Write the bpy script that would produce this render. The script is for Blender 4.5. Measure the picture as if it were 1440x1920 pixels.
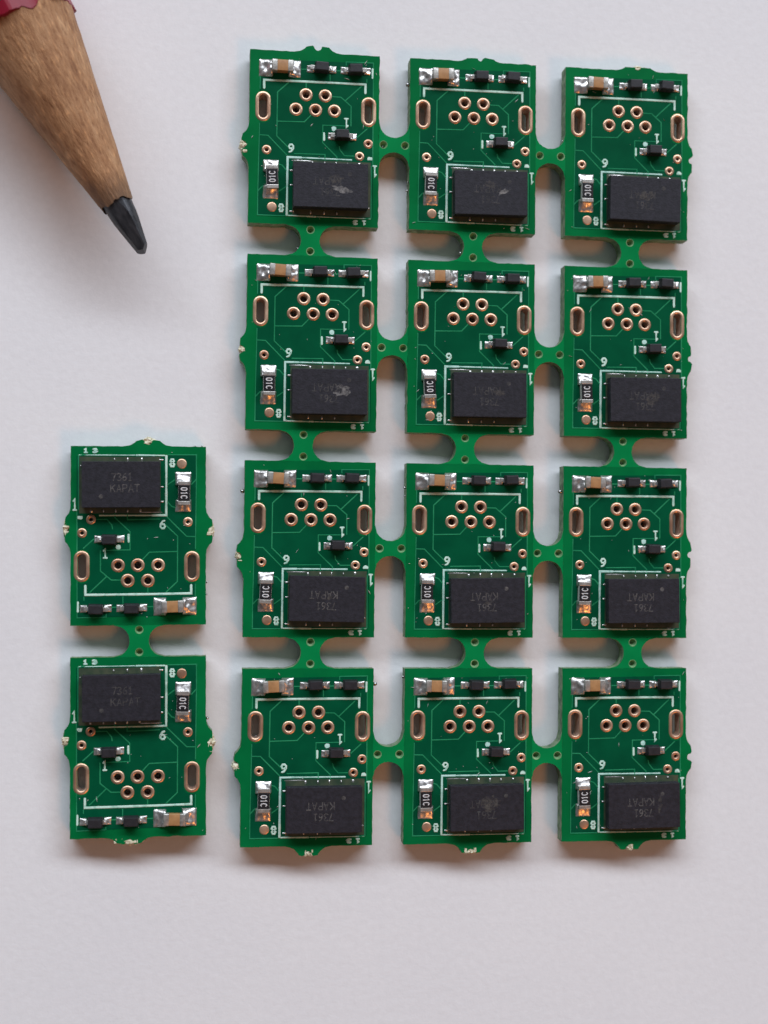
import bpy, bmesh, math, random
from mathutils import Vector, Matrix, noise

# ------------------------------------------------------------------ scene reset
for o in list(bpy.data.objects):
    bpy.data.objects.remove(o, do_unlink=True)
SC = bpy.context.scene
COL = SC.collection
MM = 0.001                      # everything below is measured in millimetres

# ------------------------------------------------------------------ camera
FPX = 2600.0                    # focal length in pixels of the 1440 px wide photo
cam_d = bpy.data.cameras.new('camera')
cam_d.sensor_fit = 'HORIZONTAL'
cam_d.sensor_width = 36.0
cam_d.lens = 36.0 * FPX / 1440.0
cam_d.clip_start = 0.002
cam_d.clip_end = 20.0
cam = bpy.data.objects.new('camera', cam_d)
COL.objects.link(cam)
Rwc = Matrix(((0.9912734599, 0.0095821823, 0.1314728468),
              (-0.0136360504, 0.9994578212, 0.0299686806),
              (-0.1311143997, -0.0314999281, 0.9908666756)))
BOARD_TOP = 1.40                # top face of the boards above the paper
cam.matrix_world = Matrix.Translation((0, 0, (92.255 + BOARD_TOP) * MM)) @ Rwc.transposed().to_4x4()
SC.camera = cam
cam_d.dof.use_dof = True; cam_d.dof.focus_distance = 0.0925; cam_d.dof.aperture_fstop = 42.0

# ------------------------------------------------------------------ world and lamps
w = bpy.data.worlds.new('World'); SC.world = w; w.use_nodes = True
bg = w.node_tree.nodes['Background']
bg.inputs[0].default_value = (0.93, 0.95, 1.0, 1); bg.inputs[1].default_value = 0.092

def area(name, loc, target, sx, sy, power, col):
    l = bpy.data.lights.new(name, 'AREA'); l.shape = 'RECTANGLE'
    l.size = sx; l.size_y = sy; l.energy = power; l.color = col
    o = bpy.data.objects.new(name, l); COL.objects.link(o)
    o.location = loc
    d = Vector(target) - Vector(loc)
    o.rotation_euler = d.to_track_quat('-Z', 'Y').to_euler()
    return o
area('window_light', (0.10, 0.90, 0.72), (0.01, 0, 0), 2.20, 0.28, 24.0, (0.835, 0.905, 1.0))
sp = bpy.data.lights.new('room_lamp', 'SPOT')
sp.energy = 5.6; sp.color = (1.0, 0.33, 0.06); sp.shadow_soft_size = 0.11
sp.spot_size = math.radians(21); sp.spot_blend = 1.0
lamp = bpy.data.objects.new('room_lamp', sp); COL.objects.link(lamp)
lamp.location = (0.22, -0.27, 0.27)
lamp.rotation_euler = (Vector((0.060, -0.045, 0)) - Vector(lamp.location)).to_track_quat('-Z', 'Y').to_euler()

SC.view_settings.view_transform = 'Standard'
SC.view_settings.look = 'None'
SC.view_settings.exposure = 0.0
SC.view_settings.gamma = 1.0
SC.view_settings.use_curve_mapping = False
SC.render.engine = 'CYCLES'

# ------------------------------------------------------------------ materials
def new_mat(name):
    m = bpy.data.materials.new(name); m.use_nodes = True
    nt = m.node_tree
    return m, nt, nt.nodes['Principled BSDF']

def pos_noise(nt, per_mm, detail=3.0, rough=0.55, vec=None):
    """noise in real-world space, per_mm = cells per millimetre"""
    t = nt.nodes.new('ShaderNodeTexNoise')
    t.inputs['Scale'].default_value = per_mm / MM
    t.inputs['Detail'].default_value = detail
    t.inputs['Roughness'].default_value = rough
    if vec is None:
        g = nt.nodes.new('ShaderNodeNewGeometry'); vec = g.outputs['Position']
    nt.links.new(vec, t.inputs['Vector'])
    return t.outputs['Fac']

def ramp(nt, fac, stops):
    r = nt.nodes.new('ShaderNodeValToRGB')
    e = r.color_ramp.elements
    while len(e) < len(stops): e.new(0.5)
    for i, (p, c) in enumerate(stops):
        e[i].position = p
        e[i].color = (c[0], c[1], c[2], 1) if hasattr(c, '__len__') else (c, c, c, 1)
    nt.links.new(fac, r.inputs[0])
    return r.outputs[0]

def bump(nt, bsdf, h, strength, dist):
    b = nt.nodes.new('ShaderNodeBump')
    b.inputs['Strength'].default_value = strength
    b.inputs['Distance'].default_value = dist * MM
    nt.links.new(h, b.inputs['Height'])
    nt.links.new(b.outputs[0], bsdf.inputs['Normal'])

def simple(name, c0, c1, per_mm, rough, metal=0.0, bmp=0.0, bmp_d=0.02, bmp_mm=None, spec=0.5, lo=0.35, hi=0.65, r2=None):
    m, nt, b = new_mat(name)
    n = pos_noise(nt, per_mm)
    nt.links.new(ramp(nt, n, [(lo, c0), (hi, c1)]), b.inputs['Base Color'])
    b.inputs['Metallic'].default_value = metal
    b.inputs['Roughness'].default_value = rough
    if r2 is not None:
        nt.links.new(ramp(nt, pos_noise(nt, per_mm * 1.7), [(0.35, rough), (0.65, r2)]), b.inputs['Roughness'])
    b.inputs['Specular IOR Level'].default_value = spec
    if bmp:
        bump(nt, b, pos_noise(nt, bmp_mm or per_mm), bmp, bmp_d)
    return m

M = {}
# paper: white, faintly mottled, felt-like fine relief
m, nt, b = new_mat('paper')
n1 = pos_noise(nt, 0.05, 4); n2 = pos_noise(nt, 2.2, 4)
mx = nt.nodes.new('ShaderNodeMix'); mx.data_type = 'RGBA'; mx.blend_type = 'MULTIPLY'
mx.inputs['Factor'].default_value = 1.0
nt.links.new(ramp(nt, n1, [(0.3, (0.76, 0.76, 0.775)), (0.7, (0.80, 0.795, 0.80))]), mx.inputs['A'])
nt.links.new(ramp(nt, n2, [(0.3, 0.955), (0.7, 1.0)]), mx.inputs['B'])
n3 = pos_noise(nt, 0.9, 6, 0.7)
mx3 = nt.nodes.new('ShaderNodeMix'); mx3.data_type = 'RGBA'; mx3.blend_type = 'MULTIPLY'
mx3.inputs['Factor'].default_value = 1.0
nt.links.new(mx.outputs['Result'], mx3.inputs['A'])
nt.links.new(ramp(nt, n3, [(0.24, (0.80, 0.79, 0.78)), (0.31, (1, 1, 1))]), mx3.inputs['B'])
nt.links.new(mx3.outputs['Result'], b.inputs['Base Color'])
b.inputs['Roughness'].default_value = 0.85; b.inputs['Specular IOR Level'].default_value = 0.2
bump(nt, b, pos_noise(nt, 1.7, 6, 0.7), 0.25, 0.09)
M['paper'] = m

M['mask'] = simple('solder_mask', (0.0005, 0.128, 0.035), (0.001, 0.160, 0.044), 0.35, 0.42, bmp=0.15, bmp_d=0.02, bmp_mm=1.5, spec=0.06)
M['tab'] = simple('solder_mask_thin', (0.001, 0.185, 0.050), (0.002, 0.225, 0.062), 0.35, 0.42, bmp=0.15, bmp_d=0.02, bmp_mm=1.5, spec=0.06)
M['pour'] = simple('solder_mask_over_copper', (0.0005, 0.068, 0.029), (0.001, 0.087, 0.036), 0.5, 0.40, bmp=0.15, bmp_d=0.02, bmp_mm=1.5, spec=0.06)
M['trace'] = simple('solder_mask_ridge', (0.014, 0.20, 0.085), (0.028, 0.27, 0.12), 0.7, 0.45, spec=0.06)
M['edge'] = simple('laminate_edge', (0.085, 0.15, 0.08), (0.24, 0.32, 0.19), 2.2, 0.7, bmp=0.5, bmp_d=0.05, bmp_mm=5)
M['bare'] = simple('bare_laminate_flux', (0.030, 0.055, 0.032), (0.075, 0.085, 0.050), 1.3, 0.35, bmp=0.2, bmp_d=0.02)
M['rim'] = simple('lit_hole_laminate', (0.12, 0.30, 0.13), (0.28, 0.42, 0.22), 2.5, 0.7)  # paler than the laminate edge: light inside the tab holes put into the colour
M['fibre'] = simple('broken_glass_fibre', (0.50, 0.46, 0.30), (0.80, 0.76, 0.60), 5.0, 0.8, bmp=0.6, bmp_d=0.05, bmp_mm=9)
M['silk'] = simple('silkscreen_ink', (0.30, 0.56, 0.44), (0.58, 0.80, 0.69), 2.2, 0.6, lo=0.32, hi=0.5)
M['copper'] = simple('gilded_copper', (0.50, 0.29, 0.19), (0.76, 0.52, 0.36), 0.8, 0.36, metal=0.82, bmp=0.2, bmp_d=0.02, bmp_mm=4, r2=0.46)
M['barrel'] = simple('hole_plating', (0.46, 0.31, 0.23), (0.66, 0.50, 0.40), 3.0, 0.45, metal=0.5)
M['solder'] = simple('solder', (0.50, 0.47, 0.45), (0.82, 0.80, 0.78), 3.0, 0.27, metal=0.9, bmp=0.25, bmp_d=0.05, bmp_mm=3.0, r2=0.46)
M['tin'] = simple('tinned_terminal', (0.38, 0.36, 0.33), (0.58, 0.56, 0.52), 4.0, 0.42, metal=0.75, bmp=0.4, bmp_d=0.03, bmp_mm=6)
M['ceramic'] = simple('tan_ceramic', (0.36, 0.185, 0.075), (0.44, 0.235, 0.10), 2.0, 0.45, bmp=0.2, bmp_d=0.02, bmp_mm=6)
M['alumina'] = simple('white_alumina', (0.60, 0.58, 0.55), (0.72, 0.70, 0.66), 3.0, 0.6)
M['epoxy'] = simple('black_chip_epoxy', (0.012, 0.012, 0.017), (0.021, 0.0205, 0.029), 3.5, 0.62, bmp=0.6, bmp_d=0.03, bmp_mm=8, spec=0.32)
M['diode'] = simple('black_diode_epoxy', (0.011, 0.011, 0.014), (0.019, 0.018, 0.023), 3.0, 0.55, bmp=0.4, bmp_d=0.02, bmp_mm=8, spec=0.45)
M['glaze'] = simple('black_resistor_glaze', (0.010, 0.010, 0.012), (0.018, 0.017, 0.019), 2.0, 0.35)
M['white_ink'] = simple('white_ink', (0.55, 0.55, 0.55), (0.72, 0.72, 0.72), 4.0, 0.6)
M['dust'] = simple('dust', (0.45, 0.46, 0.44), (0.7, 0.7, 0.68), 4.0, 0.9)
M['ball'] = simple('solder_ball_metal', (0.40, 0.39, 0.39), (0.55, 0.54, 0.53), 3.0, 0.12, metal=1.0)

def worn(name, col, lo, hi, per_mm, rough=0.7):
    """thin laser mark or scuff, patchily worn away"""
    m, nt, b = new_mat(name)
    b.inputs['Base Color'].default_value = (*col, 1); b.inputs['Roughness'].default_value = rough
    b.inputs['Specular IOR Level'].default_value = 0.3
    f = ramp(nt, pos_noise(nt, per_mm, 4, 0.65), [(lo, 0.0), (hi, 1.0)])
    nt.links.new(f, b.inputs['Alpha'])
    return m
M['mark0'] = worn('laser_mark_clear', (0.115, 0.108, 0.105), 0.26, 0.66, 4.0)
M['mark1'] = worn('laser_mark_worn', (0.10, 0.096, 0.094), 0.32, 0.75, 2.6)
M['mark2'] = worn('laser_mark_faint', (0.085, 0.082, 0.082), 0.30, 0.75, 2.0)
M['scuff0'] = worn('scuff_pale', (0.34, 0.33, 0.32), 0.40, 0.85, 3.2)
M['scuff1'] = worn('scuff_brown', (0.115, 0.105, 0.095), 0.38, 0.85, 3.4)

# pencil wood: fibres run along the local X axis
m, nt, b = new_mat('pencil_wood')
tc = nt.nodes.new('ShaderNodeTexCoord')
def stretched(sx, syz):
    mp = nt.nodes.new('ShaderNodeMapping')
    mp.inputs['Scale'].default_value = (sx, syz, syz)
    nt.links.new(tc.outputs['Object'], mp.inputs['Vector'])
    return mp.outputs[0]
g1 = pos_noise(nt, 1.0, 5, 0.6, stretched(0.22, 1.7))
g2 = pos_noise(nt, 1.0, 4, 0.65, stretched(1.0, 6.5))
g3 = pos_noise(nt, 1.0, 2, 0.5, stretched(0.12, 0.35))
c1 = ramp(nt, g1, [(0.28, (0.29, 0.138, 0.064)), (0.5, (0.455, 0.25, 0.126)), (0.72, (0.57, 0.35, 0.195))])
c2 = ramp(nt, g2, [(0.30, (0.52, 0.42, 0.36)), (0.44, (0.92, 0.90, 0.88)), (0.56, (1, 1, 1)), (0.68, (1.45, 1.42, 1.34))])
c3 = ramp(nt, g3, [(0.3, (0.82, 0.76, 0.70)), (0.7, (1.0, 1.0, 1.0))])
x1 = nt.nodes.new('ShaderNodeMix'); x1.data_type = 'RGBA'; x1.blend_type = 'MULTIPLY'; x1.inputs['Factor'].default_value = 1
x2 = nt.nodes.new('ShaderNodeMix'); x2.data_type = 'RGBA'; x2.blend_type = 'MULTIPLY'; x2.inputs['Factor'].default_value = 1
nt.links.new(c1, x1.inputs['A']); nt.links.new(c2, x1.inputs['B'])
nt.links.new(x1.outputs['Result'], x2.inputs['A']); nt.links.new(c3, x2.inputs['B'])
sep = nt.nodes.new('ShaderNodeSeparateXYZ'); nt.links.new(tc.outputs['Object'], sep.inputs[0])   # graphite rubbed into the wood next to the lead
ad = nt.nodes.new('ShaderNodeMath'); ad.operation = 'MULTIPLY_ADD'
nt.links.new(g1, ad.inputs[0]); ad.inputs[1].default_value = 3.0 * MM; nt.links.new(sep.outputs['X'], ad.inputs[2])
mr = nt.nodes.new('ShaderNodeMapRange'); nt.links.new(ad.outputs[0], mr.inputs['Value'])
mr.inputs['From Min'].default_value = 6.6 * MM; mr.inputs['From Max'].default_value = 9.0 * MM
mr.inputs['To Min'].default_value = 0.75; mr.inputs['To Max'].default_value = 0.0
x3 = nt.nodes.new('ShaderNodeMix'); x3.data_type = 'RGBA'
nt.links.new(mr.outputs[0], x3.inputs['Factor']); nt.links.new(x2.outputs['Result'], x3.inputs['A'])
x3.inputs['B'].default_value = (0.10, 0.075, 0.055, 1)
nt.links.new(x3.outputs['Result'], b.inputs['Base Color'])
b.inputs['Roughness'].default_value = 0.6; b.inputs['Specular IOR Level'].default_value = 0.3
bump(nt, b, g2, 0.7, 0.12)
M['wood'] = m
M['red'] = simple('red_lacquer', (0.20, 0.004, 0.018), (0.26, 0.007, 0.024), 0.4, 0.34, spec=0.3, bmp=0.1, bmp_d=0.03, bmp_mm=1.0)
m, nt, b = new_mat('graphite')
tc = nt.nodes.new('ShaderNodeTexCoord')
g1 = pos_noise(nt, 1.0, 4, 0.6, stretched(0.6, 3.0))
nt.links.new(ramp(nt, g1, [(0.3, (0.020, 0.021, 0.025)), (0.7, (0.060, 0.062, 0.070))]), b.inputs['Base Color'])
nt.links.new(ramp(nt, g1, [(0.3, 0.28), (0.7, 0.48)]), b.inputs['Roughness'])
b.inputs['Metallic'].default_value = 0.35
bump(nt, b, g1, 0.4, 0.05)
M['graphite'] = m

# ------------------------------------------------------------------ mesh helpers
def mesh(name, verts, faces, mats, fmat=None, smooth=False):
    me = bpy.data.meshes.new(name)
    me.from_pydata([(v[0] * MM, v[1] * MM, v[2] * MM) for v in verts], [], faces)
    for k in mats: me.materials.append(M[k])
    if fmat: me.polygons.foreach_set('material_index', fmat)
    me.polygons.foreach_set('use_smooth', [smooth] * len(me.polygons))
    me.update()
    return me

def link(name, data, parent=None, loc=(0, 0, 0), rz=0.0):
    o = bpy.data.objects.new(name, data)
    COL.objects.link(o)
    o.parent = parent
    o.location = (loc[0] * MM, loc[1] * MM, loc[2] * MM)
    o.rotation_euler = (0, 0, rz)
    return o

def plate(name, outline, holes, z0, z1, mats, side=1):
    """flat plate with real holes cut through it; material 0 on the faces, `side` on the walls"""
    cu = bpy.data.curves.new(name, 'CURVE'); cu.dimensions = '2D'; cu.fill_mode = 'BOTH'
    for pts in [outline] + holes:
        s = cu.splines.new('POLY'); s.points.add(len(pts) - 1)
        for p, q in zip(s.points, pts): p.co = (q[0], q[1], 0, 1)
        s.use_cyclic_u = True
    cu.extrude = (z1 - z0) / 2
    t = bpy.data.objects.new('tmp', cu); COL.objects.link(t)
    dg = bpy.context.evaluated_depsgraph_get()
    me = bpy.data.meshes.new_from_object(t.evaluated_get(dg))
    bpy.data.objects.remove(t, do_unlink=True); bpy.data.curves.remove(cu)
    me.name = name
    zc = (z0 + z1) / 2
    for v in me.vertices: v.co = (v.co.x * MM, v.co.y * MM, (v.co.z + zc) * MM)
    me.materials.clear()
    for k in mats: me.materials.append(M[k])
    me.update()
    for p in me.polygons:
        p.material_index = 0 if abs(p.normal.z) > 0.5 else side
        p.use_smooth = False
    return me

def circle(cx, cy, r, n=24, a0=0.0):
    return [(cx + r * math.cos(a0 + 2 * math.pi * i / n), cy + r * math.sin(a0 + 2 * math.pi * i / n)) for i in range(n)]

def stadium(cx, cy, r, hl, n=12):
    p = [(cx + r * math.cos(math.pi * i / n), cy + hl + r * math.sin(math.pi * i / n)) for i in range(n + 1)]
    p += [(cx - r * math.cos(math.pi * i / n), cy - hl - r * math.sin(math.pi * i / n)) for i in range(n + 1)]
    return p

def ring(name, hl, prof, mats, matsel, n=16):
    """plated eyelet: profile (radius, z) swept round a circle (hl = 0) or a slot"""
    loops = [stadium(0, 0, r, hl, n) if hl else circle(0, 0, r, 2 * n) for r, z in prof]
    k = len(loops[0]); V = []; F = []; fm = []
    for (r, z), L in zip(prof, loops): V += [(x, y, z) for x, y in L]
    for a in range(len(prof) - 1):
        for i in range(k):
            j = (i + 1) % k
            F.append((a * k + i, a * k + j, (a + 1) * k + j, (a + 1) * k + i)); fm.append(matsel[a])
    return mesh(name, V, F, mats, fm, True)

def bevel_box(name, sx, sy, z0, z1, bev, mat, taper=0.0, seg=2):
    bm = bmesh.new()
    bmesh.ops.create_cube(bm, size=1.0)
    for v in bm.verts:
        t = 1.0 - taper if v.co.z > 0 else 1.0
        v.co = (v.co.x * sx * (1 - (taper if v.co.z > 0 else 0) / sx), v.co.y * sy * (1 - (taper if v.co.z > 0 else 0) / sy),
                z0 if v.co.z < 0 else z1)
    bmesh.ops.bevel(bm, geom=[e for e in bm.edges], offset=bev, segments=seg, affect='EDGES', profile=0.6)
    return bm

def bm_to_lists(bm, off=(0, 0, 0)):
    bm.verts.ensure_lookup_table(); bm.verts.index_update()
    V = [(v.co.x + off[0], v.co.y + off[1], v.co.z + off[2]) for v in bm.verts]
    F = [tuple(v.index for v in f.verts) for f in bm.faces]
    bm.free()
    return V, F

def join_lists(parts, mats):
    V = []; F = []; fm = []
    for (v, f), mi in parts:
        o = len(V); V += v; F += [tuple(i + o for i in q) for q in f]; fm += [mi] * len(f)
    return V, F, fm

def ribbons(polys, width, z0, t, jit=0.0, seed=0):
    """printed or etched lines with a raised, mitred cross-section"""
    rnd = random.Random(seed)
    V = []; F = []
    for k, pl in enumerate(polys):
        P = [Vector(p) for p in pl]
        d0 = (P[0] - P[1]).normalized(); d1 = (P[-1] - P[-2]).normalized()
        P = [P[0] + d0 * width * 0.38] + P + [P[-1] + d1 * width * 0.38]
        n = len(P); zz = z0 + 0.0012 * (k % 5); base = len(V)
        for i, p in enumerate(P):
            a = (P[i] - P[i - 1]).normalized() if i else (P[1] - P[0]).normalized()
            c = (P[i + 1] - P[i]).normalized() if i < n - 1 else a
            na = Vector((-a.y, a.x)); nc = Vector((-c.y, c.x))
            m_ = (na + nc)
            if m_.length < 0.3: m_ = na
            m_.normalize(); s = 1.0 / max(0.55, m_.dot(na))
            hw = width / 2 * (0.45 if i in (0, n - 1) else 1.0) * s * (1 + rnd.uniform(-jit, jit))
            for f, h in ((-1, 0), (-0.62, t), (0.62, t), (1, 0)):
                q = p + m_ * hw * f
                V.append((q.x, q.y, zz + (h if 0 < i < n - 1 else h * 0.6)))
        for i in range(n - 1):
            for j in range(3):
                F.append((base + i * 4 + j, base + (i + 1) * 4 + j, base + (i + 1) * 4 + j + 1, base + i * 4 + j + 1))
    return V, F

def subdiv(pl, step):
    out = [pl[0]]
    for a, b_ in zip(pl, pl[1:]):
        L = math.dist(a, b_); k = max(1, int(L / step))
        out += [(a[0] + (b_[0] - a[0]) * i / k, a[1] + (b_[1] - a[1]) * i / k) for i in range(1, k + 1)]
    return out

def fillet(name, x0, y0, x1, y1, hx, hy, H, seed, mats=('solder',), n=14, lump=0.22, zb=0.0):
    """a solder joint: pad covered with a meniscus that climbs towards (hx, hy)"""
    V = []; F = []
    o = Vector((seed * 3.7, seed * 1.3, seed * 2.1))
    for j in range(n + 1):
        for i in range(n + 1):
            u = i / n; v = j / n
            x = x0 + (x1 - x0) * u; y = y0 + (y1 - y0) * v
            climb = (u if hx > 0 else 1 - u) if hx else (v if hy > 0 else 1 - v)
            cross = v if hx else u
            e = min(1.0, min(u, 1 - u, v, 1 - v) / 0.10)
            e = math.sqrt(max(0.0, e))
            nz = noise.noise(Vector((x * 3.2, y * 3.2, 0)) + o)
            nz2 = noise.noise(Vector((x * 8, y * 8, 3)) + o)
            side = 1.0 - 0.45 * abs(2 * cross - 1) ** 3
            h = H * (0.10 + 0.90 * climb ** 1.5) * side + H * lump * nz * (0.4 + climb) + 0.05 * H * nz2
            z = zb + max(0.012, 0.03 + h) * e
            jx = noise.noise(Vector((x * 5, y * 5, 9)) + o) * 0.02
            V.append((x + jx, y + jx * 0.7, z))
    k = n + 1
    for j in range(n):
        for i in range(n):
            F.append((j * k + i, j * k + i + 1, (j + 1) * k + i + 1, (j + 1) * k + i))
    return mesh(name, V, F, mats, None, True)

# ------------------------------------------------------------------ board drawing
BW, BH = 8.75, 11.717           # board width and height
PX, PY = 10.8455, 13.7912       # pitch of the boards in the panel
ZT = BOARD_TOP                  # board top
ZB = 0.32
GX, GY = PX - BW, PY - BH       # routed gaps

def T(dx, dy):
    """drafting units (0.0083 mm each, y down from the sheet corner) -> board mm, origin at board centre, y up"""
    v = (dy - 143.0) / 1434.0
    u = (dx - 98.0 - 2 * v) / (1052.0 - 7 * v)
    v = (dy - 135.0 - 17 * u) / (1440.0 - 14 * u)
    return (u * BW - BW / 2, BH / 2 - v * BH)
def TT(pts): return [T(*p) for p in pts]
K = BW / 1050.0                 # one drafting unit in mm

PINS = TT([(552, 497), (708, 500), (472, 620), (630, 622), (783, 623)])
VIAS = TT([(240, 965), (990, 992), (1060, 885)])
SLOTS = TT([(208, 605), (1062, 620)])
TESTPAD = T(288, 1437)
R_PIN, R_VIA, R_SLOT, HL_SLOT = 27 * K, 13 * K, 32 * K, 61 * K

holes_all = [circle(x, y, R_PIN + 0.012) for x, y in PINS] + [circle(x, y, R_VIA + 0.012, 16) for x, y in VIAS] \
    + [stadium(x, y, R_SLOT + 0.012, HL_SLOT) for x, y in SLOTS]

def nub_profile(wd, R, D):
    return [(wd / 2 + R - math.sqrt(max(0, R * R - (R - d) ** 2)), d) for d in [D * i / 7 for i in range(8)]]

def board_outline(nubs, rough, seed):
    """nubs: {edge: (position from the left/top end in mm, depth)}; rough: {edge: amplitude}"""
    rnd = random.Random(seed)
    corner = [(-BW / 2, BH / 2), (BW / 2, BH / 2), (BW / 2, -BH / 2), (-BW / 2, -BH / 2)]
    names = ['top', 'right', 'bottom', 'left']
    out = []
    for e in range(4):
        a = Vector(corner[e]); b_ = Vector(corner[(e + 1) % 4]); L = (b_ - a).length
        d = (b_ - a) / L; nrm = Vector((-d.y, d.x))       # outward on a clockwise outline
        amp = rough.get(names[e], 0.016)
        st = []
        if names[e] in nubs:
            p, D = nubs[names[e]]
            if e >= 2: p = L - p
            R = GX / 2; pr = nub_profile(1.05, R, D)
            seq = [(p - y, dd) for y, dd in pr]
            hr = min(0.25, D * 0.75)
            hw = pr[-1][0]
            if hw > 0.4:
                seq += [(p - 0.36 + rnd.uniform(-.05, .05), D + rnd.uniform(0, .10))]
            seq += [(p - hr * math.cos(t), D - hr * math.sin(t)) for t in [math.pi * i / 8 for i in range(9)]]
            if hw > 0.4:
                seq += [(p + 0.36 + rnd.uniform(-.05, .05), D + rnd.uniform(0, .10))]
            seq += [(p + y, dd) for y, dd in reversed(pr)]
            lo, hi = p - pr[0][0], p + pr[0][0]
        else:
            seq, lo, hi = [], L, L
        x = 0.0
        while x < lo - 0.12:
            st.append((x, 0 if x == 0 else rnd.uniform(-amp, amp))); x += 0.3
        st += [(s + rnd.uniform(-.01, .01), dd + rnd.uniform(-.012, .012)) for s, dd in seq]
        x = hi + 0.2
        while x < L - 0.12:
            st.append((x, rnd.uniform(-amp, amp))); x += 0.3
        out += [tuple(a + d * s + nrm * dd) for s, dd in st]
    return out

# shared meshes -----------------------------------------------------
MESH = {}
# the slots sit on the pour border: keep the sheet clear of them
pour_pts = TT([(182, 214), (1098, 214), (1098, 494), (1062, 484), (1024, 494), (1000, 530), (998, 620), (1000, 708), (1024, 746), (1062, 756), (1098, 746),
    (1098, 1500), (178, 1506), (180, 732), (208, 741), (246, 730), (270, 692), (272, 605), (270, 515), (246, 480), (208, 470), (182, 478)])
MESH['pour'] = plate('copper_pour', pour_pts, [circle(x, y, 55 * K) for x, y in PINS] + [circle(x, y, 39 * K, 16) for x, y in VIAS],
                     ZT - 0.02, ZT + 0.014, ['pour', 'trace'])

TR = [[(182, 345), (181, 462)], [(181, 748), (174, 1310), (174, 1508), (400, 1508)],
      [(180, 845), (250, 848), (405, 1008)], [(410, 402), (322, 485), (320, 850), (420, 948)],
      [(322, 727), (540, 724), (592, 668)], [(765, 505), (835, 507), (918, 580), (918, 742)],
      [(872, 534), (1000, 412)], [(870, 745), (690, 745), (690, 890), (806, 1005), (806, 1040)],
      [(552, 400), (552, 440)], [(462, 990), (710, 988), (710, 1036)],
      [(825, 915), (830, 945), (868, 992), (945, 992)], [(1050, 762), (970, 835)],
      [(875, 238), (875, 212), (1098, 212), (1098, 1070)], [(512, 287), (556, 287)], [(788, 289), (838, 289)],
      [(745, 320), (745, 372)], [(340, 1082), (366, 1090), (400, 1130)], [(345, 1305), (400, 1265)],
      [(174, 1310), (212, 1268)], [(1086, 1070), (1086, 1500), (1030, 1510)], [(1045, 350), (1045, 375)]]
V, F = ribbons([TT(p) for p in TR], 9 * K, ZT + 0.0125, 0.012, 0.12, 3)
MESH['trace'] = mesh('traces', V, F, ['trace'], None, False)

GL = {'7': [[(0, 1), (1, 1), (.62, .5), (.4, 0)]],
      '3': [[(0, .9), (.3, 1), (.75, .96), (.9, .75), (.5, .52), (.95, .28), (.75, .03), (.3, 0), (0, .12)]],
      '6': [[(.82, .97), (.45, .88), (.12, .5), (.08, .2), (.35, 0), (.7, .02), (.92, .25), (.75, .5), (.4, .54), (.16, .38)]],
      '1': [[(.25, .8), (.55, 1), (.55, 0)], [(.2, 0), (.9, 0)]],
      '8': [[(.5, .53), (.15, .72), (.3, .98), (.7, .98), (.85, .72), (.5, .53), (.1, .28), (.28, .0), (.72, .0), (.9, .28), (.5, .53)]],
      'K': [[(0, 0), (0, 1)], [(.95, 1), (.05, .45)], [(.35, .6), (1, 0)]],
      'A': [[(0, 0), (.5, 1), (1, 0)], [(.2, .35), (.8, .35)]],
      'P': [[(0, 0), (0, 1), (.75, 1), (.98, .78), (.75, .52), (0, .5)]],
      'T': [[(0, 1), (1, 1)], [(.5, .96), (.5, 0)]],
      '0': [[(.5, 1), (.12, .85), (.05, .5), (.12, .15), (.5, 0), (.88, .15), (.95, .5), (.88, .85), (.5, 1)]],
      'C': [[(.95, .85), (.6, 1), (.2, .88), (.05, .5), (.2, .12), (.6, 0), (.95, .15)]]}

def text180(s, xr, ybase, cw, ch, adv):
    """text turned upside down: it reads from right to left, its base line on top"""
    out = []
    for i, c in enumerate(s):
        for pl in GL[c]:
            out.append(TT([(xr - i * adv - gx * cw, ybase + gy * ch) for gx, gy in pl]))
    return out

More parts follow.
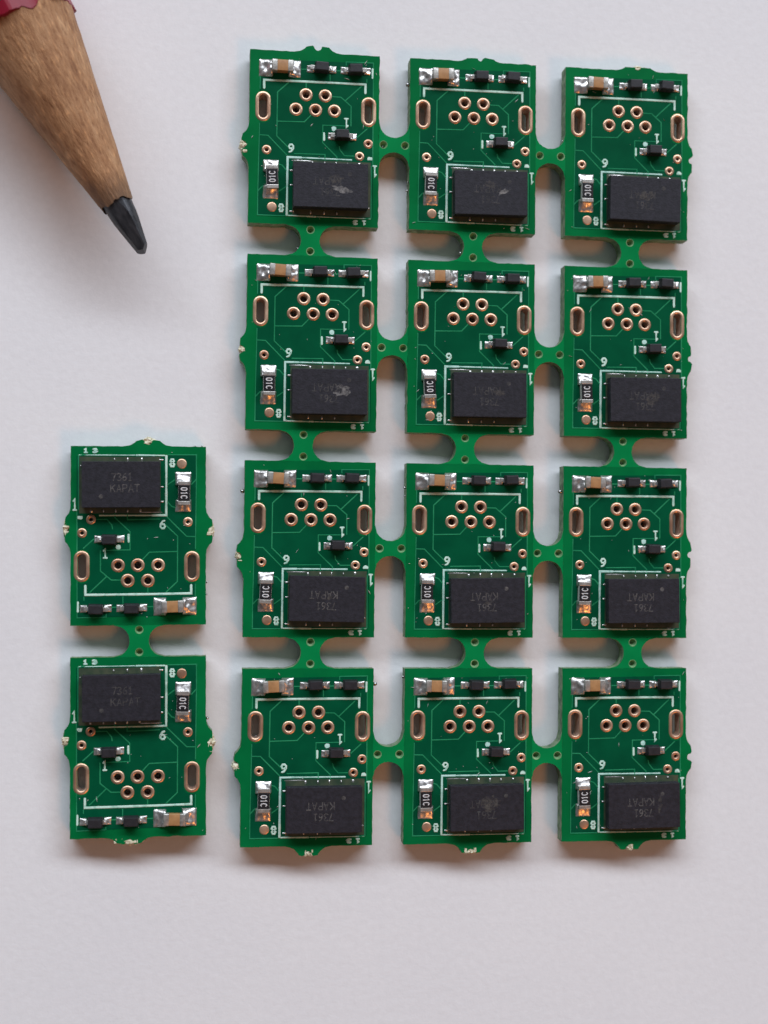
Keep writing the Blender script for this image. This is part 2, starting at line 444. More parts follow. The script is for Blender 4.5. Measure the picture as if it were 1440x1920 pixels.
def silk_mesh(k):
    V1, F1 = ribbons([subdiv(p, 0.6) for p in [TT([(214, 455), (214, 388), (480, 388), (760, 390), (1034, 393), (1034, 466)])]], 18 * K, ZT + 0.016, 0.016, 0.10, k)
    V2, F2 = ribbons([subdiv(p, 0.6) for p in [TT([(408, 1500), (409, 1021), (520, 1021)])]], 17 * K, ZT + 0.016, 0.014, 0.15, k + 5)
    V3, F3 = ribbons([subdiv(p, 0.5) for p in [TT([(530, 1021), (925, 1024)]), TT([(420, 1503), (640, 1505)])]], 12 * K, ZT + 0.016, 0.012, 0.18, k + 6)
    V3b, F3b = ribbons([subdiv(p, 0.5) for p in [TT([(650, 1505), (1080, 1506)])]], 7 * K, ZT + 0.016, 0.010, 0.2, k + 9)
    V4, F4 = ribbons([TT([(1093, 262), (1092, 336)]), TT([(700, 810), (701, 868)])], 17 * K, ZT + 0.016, 0.014, 0.1, k + 7)
    g = text180('6', 458, 915, 44, 64, 0) + text180('8', 382, 1415, 40, 58, 0) + text180('1', 1134, 1068, 36, 86, 0) \
        + text180('1', 902, 684, 38, 70, 0) + text180('13', 1046, 1526, 30, 28, 72)
    V5, F5 = ribbons(g, 15 * K, ZT + 0.016, 0.014, 0.15, k + 8)
    parts = [((V1, F1), 0), ((V2, F2), 0), ((V3, F3), 0), ((V3b, F3b), 0), ((V4, F4), 0), ((V5, F5), 0)]
    rnd = random.Random(k)
    for cx, cy, rx, ry, flat in ((780, 770, 20, 20, 0), (1074, 1014, 22, 22, 1)):
        x, y = T(cx, cy); n = 16; vs = [(x, y, ZT + 0.032)]; fs = []
        for i in range(n):
            a = 2 * math.pi * i / n; q = 1 + rnd.uniform(-.12, .12)
            yy = math.sin(a) * ry * q
            if flat and yy < -6: yy = -6
            vs.append((x + math.cos(a) * rx * q * K, y + yy * K, ZT + 0.020))
        fs = [(0, 1 + i, 1 + (i + 1) % n) for i in range(n)]
        parts.append(((vs, fs), 0))
    V_, F_, fm = join_lists(parts, ['silk'])
    return mesh('silkscreen', V_, F_, ['silk'], fm, False)
SILK = [silk_mesh(11 * i + 1) for i in range(4)]

# bare window of laminate and flux round the chip, with its tinned pads
x0, y1 = T(452, 1036); x1, y0 = T(1080, 1494)
MESH['bare'] = plate('flux_stain', [(x0, y0), (x1, y0), (x1, y1), (x0, y1)], [], ZT + 0.013, ZT + 0.019, ['bare', 'bare'])
def pads_mesh(seed):
    rnd = random.Random(seed); parts = []
    spots = [(612, 1062, 16, 26), (708, 1062, 15, 30), (802, 1062, 15, 30), (892, 1062, 15, 28), (990, 1058, 18, 20),
             (448, 1130, 36, 14), (448, 1250, 36, 14), (448, 1468, 40, 14), (600, 1470, 14, 30), (705, 1470, 14, 30),
             (530, 1046, 180, 9), (810, 1470, 13, 26), (1068, 1420, 12, 14)]
    for (cx, cy, sx, sy) in spots:
        x, y = T(cx + rnd.uniform(-3, 3), cy); n = 10
        sx *= rnd.uniform(.8, 1.1); sy *= rnd.uniform(.8, 1.15); h = rnd.uniform(.03, .10) if sx < 60 else 0.008
        vs = [(x, y, ZT + 0.02 + h)]; 
        for rr, hh in ((0.6, 0.75), (1.0, 0.0)):
            for i in range(n):
                a = 2 * math.pi * i / n
                ca, sa = math.cos(a), math.sin(a)
                ca = math.copysign(abs(ca) ** .6, ca); sa = math.copysign(abs(sa) ** .6, sa)
                vs.append((x + ca * sx / 2 * K * rr, y + sa * sy / 2 * K * rr, ZT + 0.017 + h * hh))
        fs = [(0, 1 + i, 1 + (i + 1) % n) for i in range(n)]
        fs += [(1 + i, 1 + n + i, 1 + n + (i + 1) % n, 1 + (i + 1) % n) for i in range(n)]
        parts.append(((vs, fs), 0))
    V_, F_, fm = join_lists(parts, None)
    return mesh('chip_pads', V_, F_, ['solder'], fm, True)
PADS = [pads_mesh(s) for s in (1, 2, 3)]

# plated eyelets
def eyelet(name, hl, ri, ro):
    pr = [(ri, ZB + 0.02), (ri, ZT - 0.10), (ri + 0.012, ZT + 0.010), (ri + 0.05 * (ro - ri) + 0.015, ZT + 0.040), (ri + 0.45 * (ro - ri), ZT + 0.048),
          (ri + 0.84 * (ro - ri), ZT + 0.040), (ro, ZT + 0.002)]
    return ring(name, hl, pr, ['copper', 'barrel'], [1, 1, 0, 0, 0, 0])
MESH['pin'] = eyelet('pin_eyelet', 0.0, R_PIN, 54 * K)
MESH['via'] = eyelet('via_eyelet', 0.0, R_VIA, 39 * K)
MESH['slot'] = eyelet('slot_eyelet', HL_SLOT, R_SLOT, 61 * K)
vs = [(0, 0, ZT + 0.04)]; fs = []
for rr, zz in ((30 * K, 0.038), (38 * K, 0.026), (40 * K, 0.0)):
    for x, y in circle(0, 0, rr, 24): vs.append((x, y, ZT + zz))
fs = [(0, 1 + i, 1 + (i + 1) % 24) for i in range(24)]
for a in range(2): fs += [(1 + a * 24 + i, 1 + (a + 1) * 24 + i, 1 + (a + 1) * 24 + (i + 1) % 24, 1 + a * 24 + (i + 1) % 24) for i in range(24)]
MESH['testpad'] = mesh('test_pad', vs, fs, ['copper'], None, True)

bm = bmesh.new(); bmesh.ops.create_icosphere(bm, subdivisions=2, radius=1.0)
V_, F_ = bm_to_lists(bm)
MESH['foot'] = mesh('solder_foot', [(x * .4, y * .4, ZB + .02 + z * (ZB + .02)) for x, y, z in V_], F_, ['solder'], None, True)

# chip: 5 x 3 mm package on a thin substrate, with small side pads along its foot
CH = 0.92
parts = [(bm_to_lists(bevel_box('c', 5.0, 3.0, 0.16, CH, 0.035, None)), 0), (bm_to_lists(bevel_box('c', 4.97, 2.97, 0.0, 0.158, 0.01, None, seg=1)), 1)]
V_, F_, fm = join_lists(parts, None)
MESH['chip'] = mesh('chip', V_, F_, ['epoxy', 'bare'], fm, False)
def chip_marks(key):
    cx, cy = T(754, 1266)
    kap = text180('KAPAT', 858 - 26, 1205, 34, 58, 46)
    num = text180('7361', 850 - 26, 1296, 32, 56, 41)
    V_, F_ = ribbons([[(x - cx, y - cy) for x, y in p] for p in kap + num], 8 * K, CH + 0.0015, 0.002, 0.25, 5)
    x, y = T(932 - 26, 1172); n = 14; o = len(V_)
    V_ = V_ + [(x - cx, y - cy, CH + 0.006)] + [(x - cx + 17 * K * math.cos(2 * math.pi * i / n), y - cy + 17 * K * math.sin(2 * math.pi * i / n), CH + 0.003) for i in range(n)]
    F_ = F_ + [(o, o + 1 + i, o + 1 + (i + 1) % n) for i in range(n)]
    return mesh('chip_marking', V_, F_, [key], None, False)
MARKS = {k: chip_marks(k) for k in ('mark0', 'mark1', 'mark2')}

# ceramic capacitor, terminals at both ends
CAPH = 0.62
parts = [(bm_to_lists(bevel_box('c', 0.80, 0.74, 0.06, CAPH - 0.015, 0.03, None)), 0)]
for s in (-1, 1):
    parts.append((bm_to_lists(bevel_box('c', 0.38, 0.79, 0.03, CAPH, 0.06, None), (s * 0.53, 0, 0)), 1))
V_, F_, fm = join_lists(parts, None)
MESH['cap'] = mesh('capacitor', V_, F_, ['ceramic', 'tin'], fm, True)
# chip resistor
parts = [(bm_to_lists(bevel_box('c', 0.77, 1.45, 0.05, 0.40, 0.015, None)), 0),
         (bm_to_lists(bevel_box('c', 0.75, 1.06, 0.39, 0.46, 0.02, None)), 1)]
for s in (-1, 1):
    parts.append((bm_to_lists(bevel_box('c', 0.80, 0.27, 0.03, 0.455, 0.04, None), (0, s * 0.655, 0)), 2))
V_, F_, fm = join_lists(parts, None)
MESH['res'] = mesh('resistor', V_, F_, ['alumina', 'glaze', 'tin'], fm, False)
def res_text(up):
    out = []
    for i, c in enumerate('01C'):
        for pl in GL[c]:
            if c == '1' and len(pl) == 2: continue
            q = []
            for gx, gy in pl:
                a = -0.36 + i * 0.26 + gx * 0.19; b2 = (gy - 0.5) * 0.40
                q.append((-b2, a) if up else (b2, -a))
            out.append(q)
    V_, F_ = ribbons(out, 0.062, 0.4605, 0.004, 0.1, 2)
    return mesh('resistor_marking', V_, F_, ['white_ink'], None, False)
MESH['rt_up'] = res_text(True); MESH['rt_dn'] = res_text(False)
# small diode: tapered body with a lead at each end
parts = [(bm_to_lists(bevel_box('d', 1.00, 0.72, 0.06, 0.62, 0.05, None, taper=0.16)), 0)]
for s in (-1, 1):
    parts.append((bm_to_lists(bevel_box('d', 0.34, 0.30, 0.04, 0.16, 0.03, None), (s * 0.60, 0, 0)), 1))
V_, F_, fm = join_lists(parts, None)
MESH['diode'] = mesh('diode', V_, F_, ['diode', 'tin'], fm, False)

# solder joints in several castings
JOINT = {}
for s in range(4):
    JOINT['capL', s] = fillet('solder_joint', -0.52, -0.59, 0.42, 0.59, 1, 0, 0.42, s + 1)
    JOINT['capR', s] = fillet('solder_joint', -0.42, -0.59, 0.42, 0.59, -1, 0, 0.42, s + 11)
    JOINT['dL', s] = fillet('solder_joint', -0.27, -0.25, 0.24, 0.25, 1, 0, 0.20, s + 21, n=10, lump=0.5)
    JOINT['dR', s] = fillet('solder_joint', -0.24, -0.25, 0.24, 0.25, -1, 0, 0.20, s + 31, n=10, lump=0.5)
    JOINT['rT', s] = fillet('solder_joint', -0.53, -0.46, 0.53, 0.36, 0, -1, 0.40, s + 41, lump=0.22)
    JOINT['rB', s] = fillet('solder_joint', -0.53, -0.40, 0.53, 0.50, 0, 1, 0.34, s + 51, lump=0.18)

def scuff_mesh(w_, h_, ang, key, seed):
    rnd = random.Random(seed); n = 22; V_ = [(0, 0, CH + 0.0075)]
    ca, sa = math.cos(ang), math.sin(ang)
    for i in range(n):
        a = 2 * math.pi * i / n; q = 1 + rnd.uniform(-.3, .25)
        x, y = math.cos(a) * w_ / 2 * q, math.sin(a) * h_ / 2 * q
        V_.append((ca * x - sa * y, sa * x + ca * y, CH + 0.0065))
    return mesh('scuff_mark', V_, [(0, 1 + i, 1 + (i + 1) % n) for i in range(n)], [key], None, False)

def dust_mesh(seed, count):
    rnd = random.Random(seed); parts = []
    for i in range(count):
        x = rnd.uniform(-BW / 2 + 0.2, BW / 2 - 0.2); y = rnd.uniform(-BH / 2 + 0.3, BH / 2 - 0.3)
        if abs(x - T(754, 0)[0]) < 2.6 and abs(y - T(0, 1266)[1]) < 1.8: continue
        L = rnd.uniform(0.02, 0.07) if rnd.random() < .75 else rnd.uniform(.1, .22)
        a = rnd.uniform(0, math.pi); wd = rnd.uniform(.012, .028); z = ZT + 0.03
        c, s = math.cos(a), math.sin(a)
        vs = [(x - c * L, y - s * L, z), (x - s * wd, y + c * wd, z), (x + c * L, y + s * L, z), (x + s * wd, y - c * wd, z), (x, y, z + 0.03)]
        parts.append(((vs, [(0, 3, 4), (3, 2, 4), (2, 1, 4), (1, 0, 4)]), 0))
    V_, F_, fm = join_lists(parts, None)
    return mesh('dust', V_, F_, ['dust'], fm, False)

def tuft_mesh(seed, w_, d_):
    """ragged end of a snapped tab: broken glass fibre standing out of the laminate (x along the edge, y outwards)"""
    rnd = random.Random(seed); parts = []; w_ *= 1.35; d_ *= 1.35
    for i in range(15):
        x = rnd.uniform(-w_ / 2, w_ / 2); L = d_ * rnd.uniform(.5, 1.2) * (1 - 0.6 * abs(2 * x / w_)); r = rnd.uniform(.06, .13)
        zc = rnd.uniform(ZT - 0.55, ZT - 0.02); n = 5; vs = []
        lean = rnd.uniform(-.2, .2); up = rnd.uniform(-.10, .10)
        for k, (t, q) in enumerate(((-0.2, 1.0), (0.45 * L, 1.1), (0.8 * L, 0.75))):
            for j in range(n):
                a = 2 * math.pi * j / n + i
                vs.append((x + lean * max(0, t) + r * q * math.cos(a) * rnd.uniform(.7, 1.3), t + rnd.uniform(-.04, .04), min(ZT + 0.04, zc + up * t + r * q * 0.8 * math.sin(a) * rnd.uniform(.7, 1.3))))
        vs.append((x + lean * L, L, zc + up))
        fs = []
        for k in range(2):
            fs += [(k * n + j, k * n + (j + 1) % n, (k + 1) * n + (j + 1) % n, (k + 1) * n + j) for j in range(n)]
        fs += [(2 * n + j, 2 * n + (j + 1) % n, 3 * n) for j in range(n)]
        parts.append(((vs, fs), 0))
    bm = bmesh.new(); bmesh.ops.create_icosphere(bm, subdivisions=3, radius=1.0)
    for v in bm.verts:
        q = 1 + 0.45 * noise.noise(v.co * 2.2 + Vector((seed * 2.3, 0, 0))) + 0.2 * noise.noise(v.co * 6 + Vector((0, seed, 0)))
        v.co = Vector((v.co.x * w_ * 0.40 * q, v.co.y * d_ * 0.75 * q + 0.02, min(ZT + 0.03, ZT - 0.44 + v.co.z * 0.50 * q)))
    parts.append((bm_to_lists(bm), 0))
    V_, F_, fm = join_lists(parts, None)
    return mesh('fibre_tuft', V_, F_, ['fibre'], fm, False)

def ball_mesh(r):
    bm = bmesh.new(); bmesh.ops.create_icosphere(bm, subdivisions=3, radius=r)
    V_, F_ = bm_to_lists(bm)
    return mesh('solder_ball', V_, F_, ['ball'], None, True)
BALLS = [ball_mesh(r) for r in (0.15, 0.10, 0.065)]

# ------------------------------------------------------------------ one board with its components
BN = [0]
def build_board(parent, cx, cy, rz, nubs, tufts, rough, res_up, mark, scuffs, balls):
    k = BN[0]; BN[0] += 1
    rnd = random.Random(100 + k)
    me = plate('circuit_board', board_outline(nubs, rough, 40 + k), holes_all, ZB, ZT, ['mask', 'edge'])
    b_ = link('circuit_board', me, parent, (cx, cy, 0), rz)
    J = lambda a: rnd.uniform(-a, a)
    link('copper_pour', MESH['pour'], b_)
    link('traces', MESH['trace'], b_)['kind'] = 'stuff'
    link('silkscreen', SILK[k % 4], b_)
    link('flux_stain', MESH['bare'], b_)
    for x, y in PINS: link('pin_eyelet', MESH['pin'], b_, (x, y, 0))
    for x, y in VIAS: link('via_eyelet', MESH['via'], b_, (x, y, 0))
    for x, y in SLOTS: link('slot_eyelet', MESH['slot'], b_, (x, y, 0))
    link('test_pad', MESH['testpad'], b_, (*TESTPAD, 0))
    link('chip_pads', PADS[k % 3], b_)['kind'] = 'stuff'
    for x, y in ((-3.2, 3.4), (3.2, 3.4), (-2.6, -4.2), (3.0, -4.0)): link('solder_foot', MESH['foot'], b_, (x, y, 0))
    # chip
    x, y = T(754, 1268); x += J(.05); y += J(.06); a = math.radians(J(1.0)); zc = ZT + 0.03
    link('chip', MESH['chip'], b_, (x, y, zc), a)
    link('chip_marking', MARKS[mark], b_, (x, y, zc), a)
    for i, (sx, sy, w_, h_, an, key) in enumerate(scuffs):
        px, py = T(sx - 26, sy); qx, qy = T(754, 1268)
        link('scuff_mark', scuff_mesh(w_, h_, math.radians(an), key, k * 7 + i), b_, (x + px - qx, y + py - qy, zc), a)
    # capacitor
    x, y = T(354 + J(11), 280 + J(7))
    link('capacitor', MESH['cap'], b_, (x, y, ZT + 0.02), math.radians(J(3.5)))
    px, py = T(234, 287); link('solder_joint', JOINT['capL', rnd.randrange(4)], b_, (px, py, ZT))
    px, py = T(458, 287); link('solder_joint', JOINT['capR', rnd.randrange(4)], b_, (px, py, ZT))
    # diodes
    for (dx, dy, l, r) in ((681, 277, 588, 768), (954, 279, 862, 1048), (849, 830, 764, 938)):
        x, y = T(dx + J(6), dy + J(5))
        link('diode', MESH['diode'], b_, (x, y, ZT + 0.03), math.radians(J(3.0)))
        x, y = T(l, dy + 4); link('solder_joint', JOINT['dL', rnd.randrange(4)], b_, (x, y, ZT))
        x, y = T(r, dy + 4); link('solder_joint', JOINT['dR', rnd.randrange(4)], b_, (x, y, ZT))
    # resistor
    x, y = T(277 + J(9), 1200 + J(6)); a = math.radians(J(3.0))
    link('resistor', MESH['res'], b_, (x, y, ZT + 0.02), a)
    link('resistor_marking', MESH['rt_up' if res_up else 'rt_dn'], b_, (x, y, ZT + 0.02), a)
    px, py = T(276, 1090); link('solder_joint', JOINT['rT', rnd.randrange(4)], b_, (px, py, ZT))
    px, py = T(277, 1322); link('solder_joint', JOINT['rB', rnd.randrange(4)], b_, (px, py, ZT))
    d = link('dust', dust_mesh(k, 26), b_); d['kind'] = 'stuff'
    for i, (edge, p, depth, wd, dd) in enumerate(tufts):
        t = tuft_mesh(k * 5 + i, wd, dd)
        pos, ang = {'top': ((p - BW / 2, BH / 2 + depth), 0), 'bottom': ((p - BW / 2, -BH / 2 - depth), math.pi),
                    'left': ((-BW / 2 - depth, BH / 2 - p), math.pi / 2), 'right': ((BW / 2 + depth, BH / 2 - p), -math.pi / 2)}[edge]
        link('fibre_tuft', t, b_, (pos[0], pos[1], 0), ang)
    for (bx, by, sz, dz) in balls:
        link('solder_ball', BALLS[sz], b_, (bx - BW / 2, BH / 2 - by, dz + 0.3))
    return b_

# ------------------------------------------------------------------ bridges
def bridge_mesh(gap, waist, seed):
    """tab left between two routed slots, along X, with a drilled hole at each end"""
    R = gap / 2; up = []
    for i in range(17):
        x = -R + gap * i / 16
        up.append((x, waist / 2 + R - math.sqrt(max(0, R * R - x * x))))
    rnd = random.Random(seed)
    up = [(x, y + (rnd.uniform(-.012, .012) if 0 < i < 16 else 0)) for i, (x, y) in enumerate(up)]
    out = up + [(x, -y) for x, y in reversed(up)]
    hs = [circle(s * (R - 0.31), 0, 0.255, 18) for s in (-1, 1)]
    me = plate('joining_tab', out, hs, ZB, ZT, ['tab', 'edge', 'rim'])
    bm = bmesh.new(); bm.from_mesh(me)
    for s in (-1, 1):                     # hole rim, plus an added pale funnel that makes the hole look lit inside
        prof = [(0.272, ZT + 0.002), (0.245, ZT + 0.003), (0.225, ZT - 0.06), (0.19, ZT - 0.20), (0.12, ZT - 0.34), (0.03, ZT - 0.42)]
        L = [[bm.verts.new((x * MM, y * MM, z * MM)) for x, y in circle(s * (R - 0.31), 0, r * rnd.uniform(.97, 1.03), 18)] for r, z in prof]
        for a, b2 in zip(L, L[1:]):
            for i in range(18):
                f = bm.faces.new((a[i], a[(i + 1) % 18], b2[(i + 1) % 18], b2[i])); f.material_index = 2
    bm.to_mesh(me); bm.free()
    return me
HB = [bridge_mesh(GX, 1.0, i) for i in range(3)]
VB = [bridge_mesh(GY, 1.25, 10 + i) for i in range(3)]

# ------------------------------------------------------------------ paper
S = 500.0
pap = link('paper', mesh('paper', [(-S, -S, 0), (S, -S, 0), (S, S, 0), (-S, S, 0)], [(0, 1, 2, 3)], ['paper']))
pap['kind'] = 'structure'; pap['label'] = 'plain white paper the circuit boards and pencil lie on'

# ------------------------------------------------------------------ panel of twelve
OX, OY = 2.87, 33.83            # top left corner of the panel on the paper
pcx, pcy = OX + (2 * PX + BW) / 2, OY - (3 * PY + BH) / 2
panel = link('circuit_board_array', None, None, (pcx, pcy, 0))
panel.empty_display_size = 0.005
panel['label'] = 'panel of twelve green circuit boards, three across and four down, joined by narrow tabs'
panel['category'] = 'circuit board'
panel['group'] = 'green circuit boards'
def PC(r, c): return (OX + c * PX + BW / 2 - pcx, OY - r * PY - BH / 2 - pcy)

L, Rr = 'left', 'right'
spec = {
 (0, 0): dict(nubs={'top': (4.55, .40), L: (6.45, .42)}, tufts=[(L, 6.45, .35, .7, .25)], rough={'right': .03}, res_up=True, mark='mark2',
              scuffs=[(870, 1300, 1.3, .42, -12, 'scuff0'), (735, 1330, .35, .07, -30, 'scuff0'), (820, 1215, .9, .5, 0, 'scuff1')], balls=[]),
 (0, 1): dict(nubs={'top': (4.85, .22)}, tufts=[], rough={'top': .05, 'left': .02}, res_up=False, mark='mark2',
              scuffs=[(890, 1250, 1.1, .32, 28, 'scuff0'), (770, 1200, .8, .5, 0, 'scuff1')], balls=[(-.12, 1.75, 0, .8), (-.06, 8.45, 2, .8), (-.07, 9.0, 1, .7)]),
 (0, 2): dict(nubs={'top': (5.15, .24), Rr: (6.1, .30)}, tufts=[('top', 5.2, .16, .9, .22)], rough={'top': .025, 'right': .03}, res_up=False, mark='mark2',
              scuffs=[(780, 1240, 1.2, .7, 0, 'scuff1')], balls=[(-.10, 5.1, 1, .75)]),
 (1, 0): dict(nubs={L: (6.4, .40)}, tufts=[(L, 6.4, .30, .5, .18)], rough={}, res_up=False, mark='mark1',
              scuffs=[(870, 1260, 1.2, .75, 10, 'scuff0')], balls=[]),
 (1, 1): dict(nubs={}, tufts=[], rough={L: .03}, res_up=True, mark='mark1', scuffs=[(850, 1250, .9, .4, 0, 'scuff1')], balls=[]),
 (1, 2): dict(nubs={Rr: (6.2, .28)}, tufts=[], rough={Rr: .03}, res_up=True, mark='mark1', scuffs=[(840, 1265, 1.0, .7, 30, 'scuff1')], balls=[]),
 (2, 0): dict(nubs={L: (6.35, .42)}, tufts=[(L, 6.35, .34, .6, .2)], rough={}, res_up=True, mark='mark0', scuffs=[(800, 1255, .5, .3, 40, 'scuff1')], balls=[(-.14, 2.05, 0, .75)]),
 (2, 1): dict(nubs={}, tufts=[], rough={L: .015, Rr: .02}, res_up=True, mark='mark0', scuffs=[(790, 1280, .6, .3, 20, 'scuff1')], balls=[(-.08, 1.65, 1, .8), (-.05, 2.2, 2, .7)]),
 (2, 2): dict(nubs={Rr: (6.0, .28)}, tufts=[], rough={Rr: .025}, res_up=True, mark='mark0', scuffs=[], balls=[(-.14, 1.75, 0, .75)]),
 (3, 0): dict(nubs={L: (6.35, .42), 'bottom': (4.5, .58)}, tufts=[(L, 6.4, .34, .6, .22), ('bottom', 4.5, .46, .55, .25)], rough={}, res_up=False, mark='mark0', scuffs=[], balls=[(BW + .12, 1.05, 0, .8)]),
 (3, 1): dict(nubs={'bottom': (4.6, .62)}, tufts=[('bottom', 4.6, .50, .6, .25)], rough={}, res_up=False, mark='mark1', scuffs=[(800, 1230, 1.4, .95, 10, 'scuff1'), (800, 1260, .8, .7, 10, 'scuff1')], balls=[(-.07, .6, 1, .8)]),
 (3, 2): dict(nubs={Rr: (6.1, .34), 'bottom': (4.75, .58)}, tufts=[('bottom', 4.75, .45, .45, .22)], rough={Rr: .02}, res_up=True, mark='mark0', scuffs=[(910, 1255, .32, 1.2, -6, 'scuff1')], balls=[]),
}
for (r, c), s in spec.items():
    x, y = PC(r, c)
    build_board(panel, x, y, 0, **s)
HBY = {(0, 0): 6.02, (0, 1): 6.25, (1, 0): 6.02, (1, 1): 6.17, (2, 0): 5.76, (2, 1): 5.98, (3, 0): 5.72, (3, 1): 5.90}
for i, ((r, c), yy) in enumerate(HBY.items()):
    x, y = PC(r, c)
    link('joining_tab', HB[i % 3], panel, (x + BW / 2 + GX / 2, y + BH / 2 - yy, 0), math.pi * (i % 2))
VBX = {(0, 0): 4.18, (1, 0): 3.87, (2, 0): 4.49, (0, 1): 4.44, (1, 1): 3.99, (2, 1): 4.76, (0, 2): 4.63, (1, 2): 4.19, (2, 2): 4.93}
for i, ((r, c), xx) in enumerate(VBX.items()):
    x, y = PC(r, c)
    link('joining_tab', VB[i % 3], panel, (x - BW / 2 + xx, y - BH / 2 - GY / 2, 0), math.pi / 2 * (1 if i % 2 else -1))
for bx, by, sz in ((3.36, 13.25, 2), (3.60, 13.15, 1)):
    c = 0 if sz == 2 else 1
    x, y = PC(0, c)
    link('solder_ball', BALLS[sz], panel, (x - BW / 2 + bx, y + BH / 2 - by, 1.1))

# ------------------------------------------------------------------ strip of two, turned upside down
ang = math.radians(0.7948)
plx, ply = OX - 11.3328, OY - 26.8655          # its top left corner
ox, oy = BW / 2, -(PY + BH) / 2
scx = plx + math.cos(ang) * ox - math.sin(ang) * oy
scy = ply + math.sin(ang) * ox + math.cos(ang) * oy
strip = link('circuit_board_pair', None, None, (scx, scy, 0), ang)
strip.empty_display_size = 0.005
strip['label'] = 'strip of two green circuit boards joined by one tab, lying left of the big panel'
strip['category'] = 'circuit board'
strip['group'] = 'green circuit boards'
build_board(strip, 0, PY / 2, math.pi, nubs={'bottom': (3.75, .36), L: (6.15, .40), Rr: (6.25, .34)},
            tufts=[('bottom', 3.75, .28, 1.0, .26), (L, 6.2, .28, 1.0, .24), (Rr, 6.3, .28, 1.1, .20)], rough={L: .02}, res_up=True, mark='mark0', scuffs=[],
            balls=[(-.07, 2.75, 2, .8), (-.05, 1.95, 2, .7), (.25, BH + .04, 2, .9), (.7, BH + .03, 2, .9)])
build_board(strip, 0, -PY / 2, math.pi, nubs={'top': (4.95, .36), L: (6.05, .40), Rr: (6.25, .36)},
            tufts=[('top', 4.9, .26, 1.5, .25), (L, 6.05, .30, 1.0, .26), (Rr, 6.3, .30, .8, .22)], rough={Rr: .02, 'top': .03}, res_up=True, mark='mark1', scuffs=[],
            balls=[(-.09, 7.6, 1, .75)])
link('joining_tab', VB[1], strip, (BW / 2 - 4.33, 0, 0), math.pi / 2)

# ------------------------------------------------------------------ pencil
APO = 3.42                       # half the pencil's width across flats
AX = APO                         # axis height above the paper
tip = Vector((-6.789 + OX, -14.299 + OY, AX)); far = Vector((-15.343 + OX, 1.025 + OY, AX))
dirp = (far - tip).normalized()
TANH = math.tan(math.radians(10.95))
S_TIP, S_LEAD = 1.95, 5.7       # distances from the ideal cone apex
S_END = 150.0
pen = link('pencil', None, None, (tip.x - dirp.x * (S_TIP + 0.15), tip.y - dirp.y * (S_TIP + 0.15), AX), math.atan2(dirp.y, dirp.x))
pen.empty_display_size = 0.005
pen['label'] = 'sharpened wooden pencil with red lacquer and a blunt dark graphite tip'
pen['category'] = 'pencil'
N = 120
ROLL = math.radians(18)
def hexr(th):
    t = (th - ROLL) % (math.pi / 3) - math.pi / 6
    r = APO * 1.02 / math.cos(t)
    return min(r, APO * 1.11)
def wob(th, amp, f, sd): return amp * noise.noise(Vector((math.cos(th) * f, math.sin(th) * f, sd)))
def s_star(th):
    return min(hexr(th), APO * 1.035) * 0.985 / TANH + wob(th, 0.30, 3, 1.0) + wob(th, 0.12, 11, 4.0) + wob(th, 0.07, 30, 7.0)
def s_lead(th): return S_LEAD - 0.25 + wob(th, 0.35, 1.2, 2.0) + wob(th, 0.10, 4, 8.0)
V = []; F = []; RN = 40
for k in range(RN + 1):
    for j in range(N):
        th = 2 * math.pi * j / N; a = s_lead(th); b2 = s_star(th); s = a + (b2 - a) * k / RN
        r = s * TANH * (1 + 0.012 * noise.noise(Vector((s * 0.8, math.cos(th) * 2.5, math.sin(th) * 2.5)))) + 0.02 * noise.noise(Vector((s * 1.5, math.cos(th) * 14, math.sin(th) * 14)))
        V.append((s, r * math.cos(th), r * math.sin(th)))
for k in range(RN):
    for j in range(N):
        F.append((k * N + j, k * N + (j + 1) % N, (k + 1) * N + (j + 1) % N, (k + 1) * N + j))
link('sharpened_wood', mesh('sharpened_wood', V, F, ['wood'], None, True), pen)
V = []; F = []
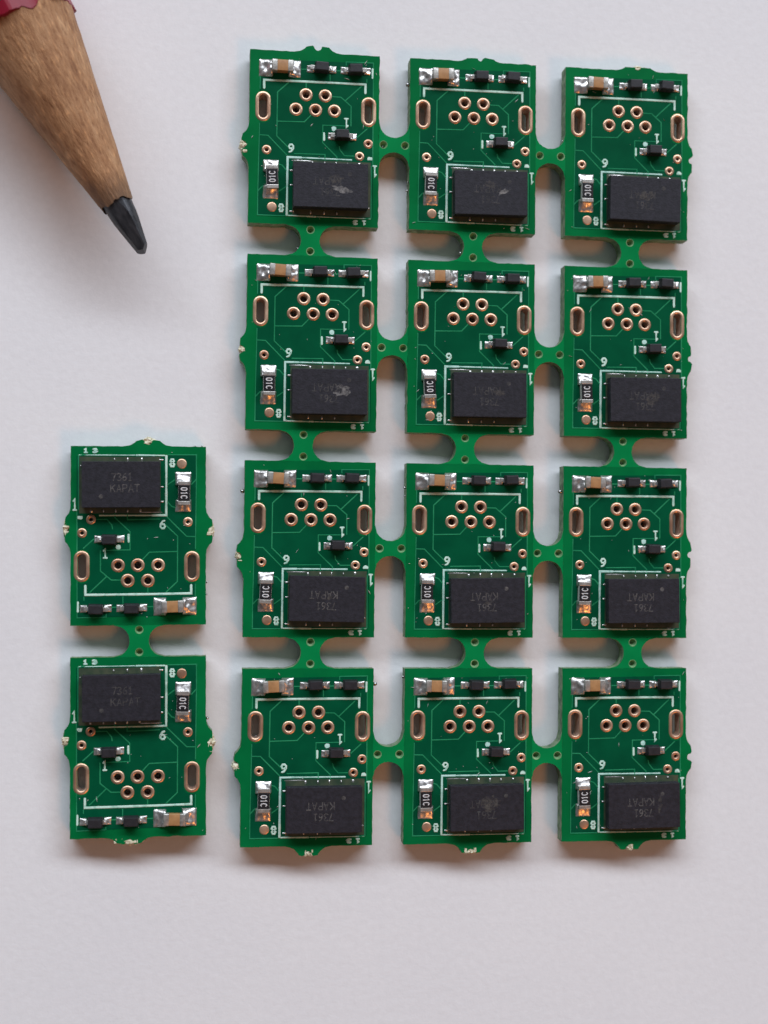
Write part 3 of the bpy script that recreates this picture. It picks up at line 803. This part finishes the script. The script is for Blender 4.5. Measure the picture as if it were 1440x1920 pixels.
for k, s in enumerate((None, None, 24, 40, S_END)):
    for j in range(N):
        th = 2 * math.pi * j / N
        r0 = min(hexr(th), APO * 1.11)
        if k == 0: ss = s_star(th) - 0.03; r = min(ss * TANH, r0 + 0.05) - 0.04
        elif k == 1: ss = s_star(th) + 0.05; r = max(ss * TANH, r0 * 0.985) + 0.05
        else: ss = s; r = r0 + 0.03
        if k == 2: ss = max(24, s_star(th) + 1.5)
        V.append((ss, r * math.cos(th), r * math.sin(th)))
for k in range(4):
    for j in range(N):
        F.append((k * N + j, k * N + (j + 1) % N, (k + 1) * N + (j + 1) % N, (k + 1) * N + j))
V.append((S_END, 0, 0))
F += [(4 * N + j, 4 * N + (j + 1) % N, 5 * N) for j in range(N)]
link('painted_barrel', mesh('painted_barrel', V, F, ['red'], None, False), pen)
# lead: cone with worn facets and a blunt end
bm = bmesh.new()
rings = []
for k in range(13):
    s = S_TIP + (S_LEAD + 0.8 - S_TIP) * k / 12; q = 1.0 if s < 4.4 else max(0.9, 1 - 0.09 * (s - 4.4) / 0.8)
    rings.append([bm.verts.new((s, q * s * TANH * math.cos(2 * math.pi * j / 48), q * s * TANH * math.sin(2 * math.pi * j / 48))) for j in range(48)])
for a, b2 in zip(rings, rings[1:]):
    for j in range(48): bm.faces.new((a[j], a[(j + 1) % 48], b2[(j + 1) % 48], b2[j]))
bm.faces.new(list(reversed(rings[0])))
def worn_cut(co, no):
    g = bmesh.ops.bisect_plane(bm, geom=bm.verts[:] + bm.edges[:] + bm.faces[:], plane_co=co, plane_no=no, clear_outer=True)
    ed = [e for e in g['geom_cut'] if isinstance(e, bmesh.types.BMEdge)]
    try: bmesh.ops.edgeloop_fill(bm, edges=ed)
    except Exception: pass
for th, q, tilt in ((84, 0.84, 0.0), (20, 0.95, 0.03), (150, 0.95, 0.0)):
    t = math.radians(th); s = 3.6
    no = Vector((-math.sin(math.radians(10.95)) - tilt, math.cos(t), math.sin(t))).normalized()
    worn_cut(Vector((s, s * TANH * q * math.cos(t), s * TANH * q * math.sin(t))), no)
worn_cut(Vector((S_TIP + 0.10, 0, 0)), Vector((-1, 0.30, 0.25)).normalized())
worn_cut(Vector((S_TIP + 0.22, -0.2, 0)), Vector((-1, -0.9, 0.3)).normalized())
V_, F_ = bm_to_lists(bm)
link('graphite_lead', mesh('graphite_lead', V_, F_, ['graphite'], None, False), pen)
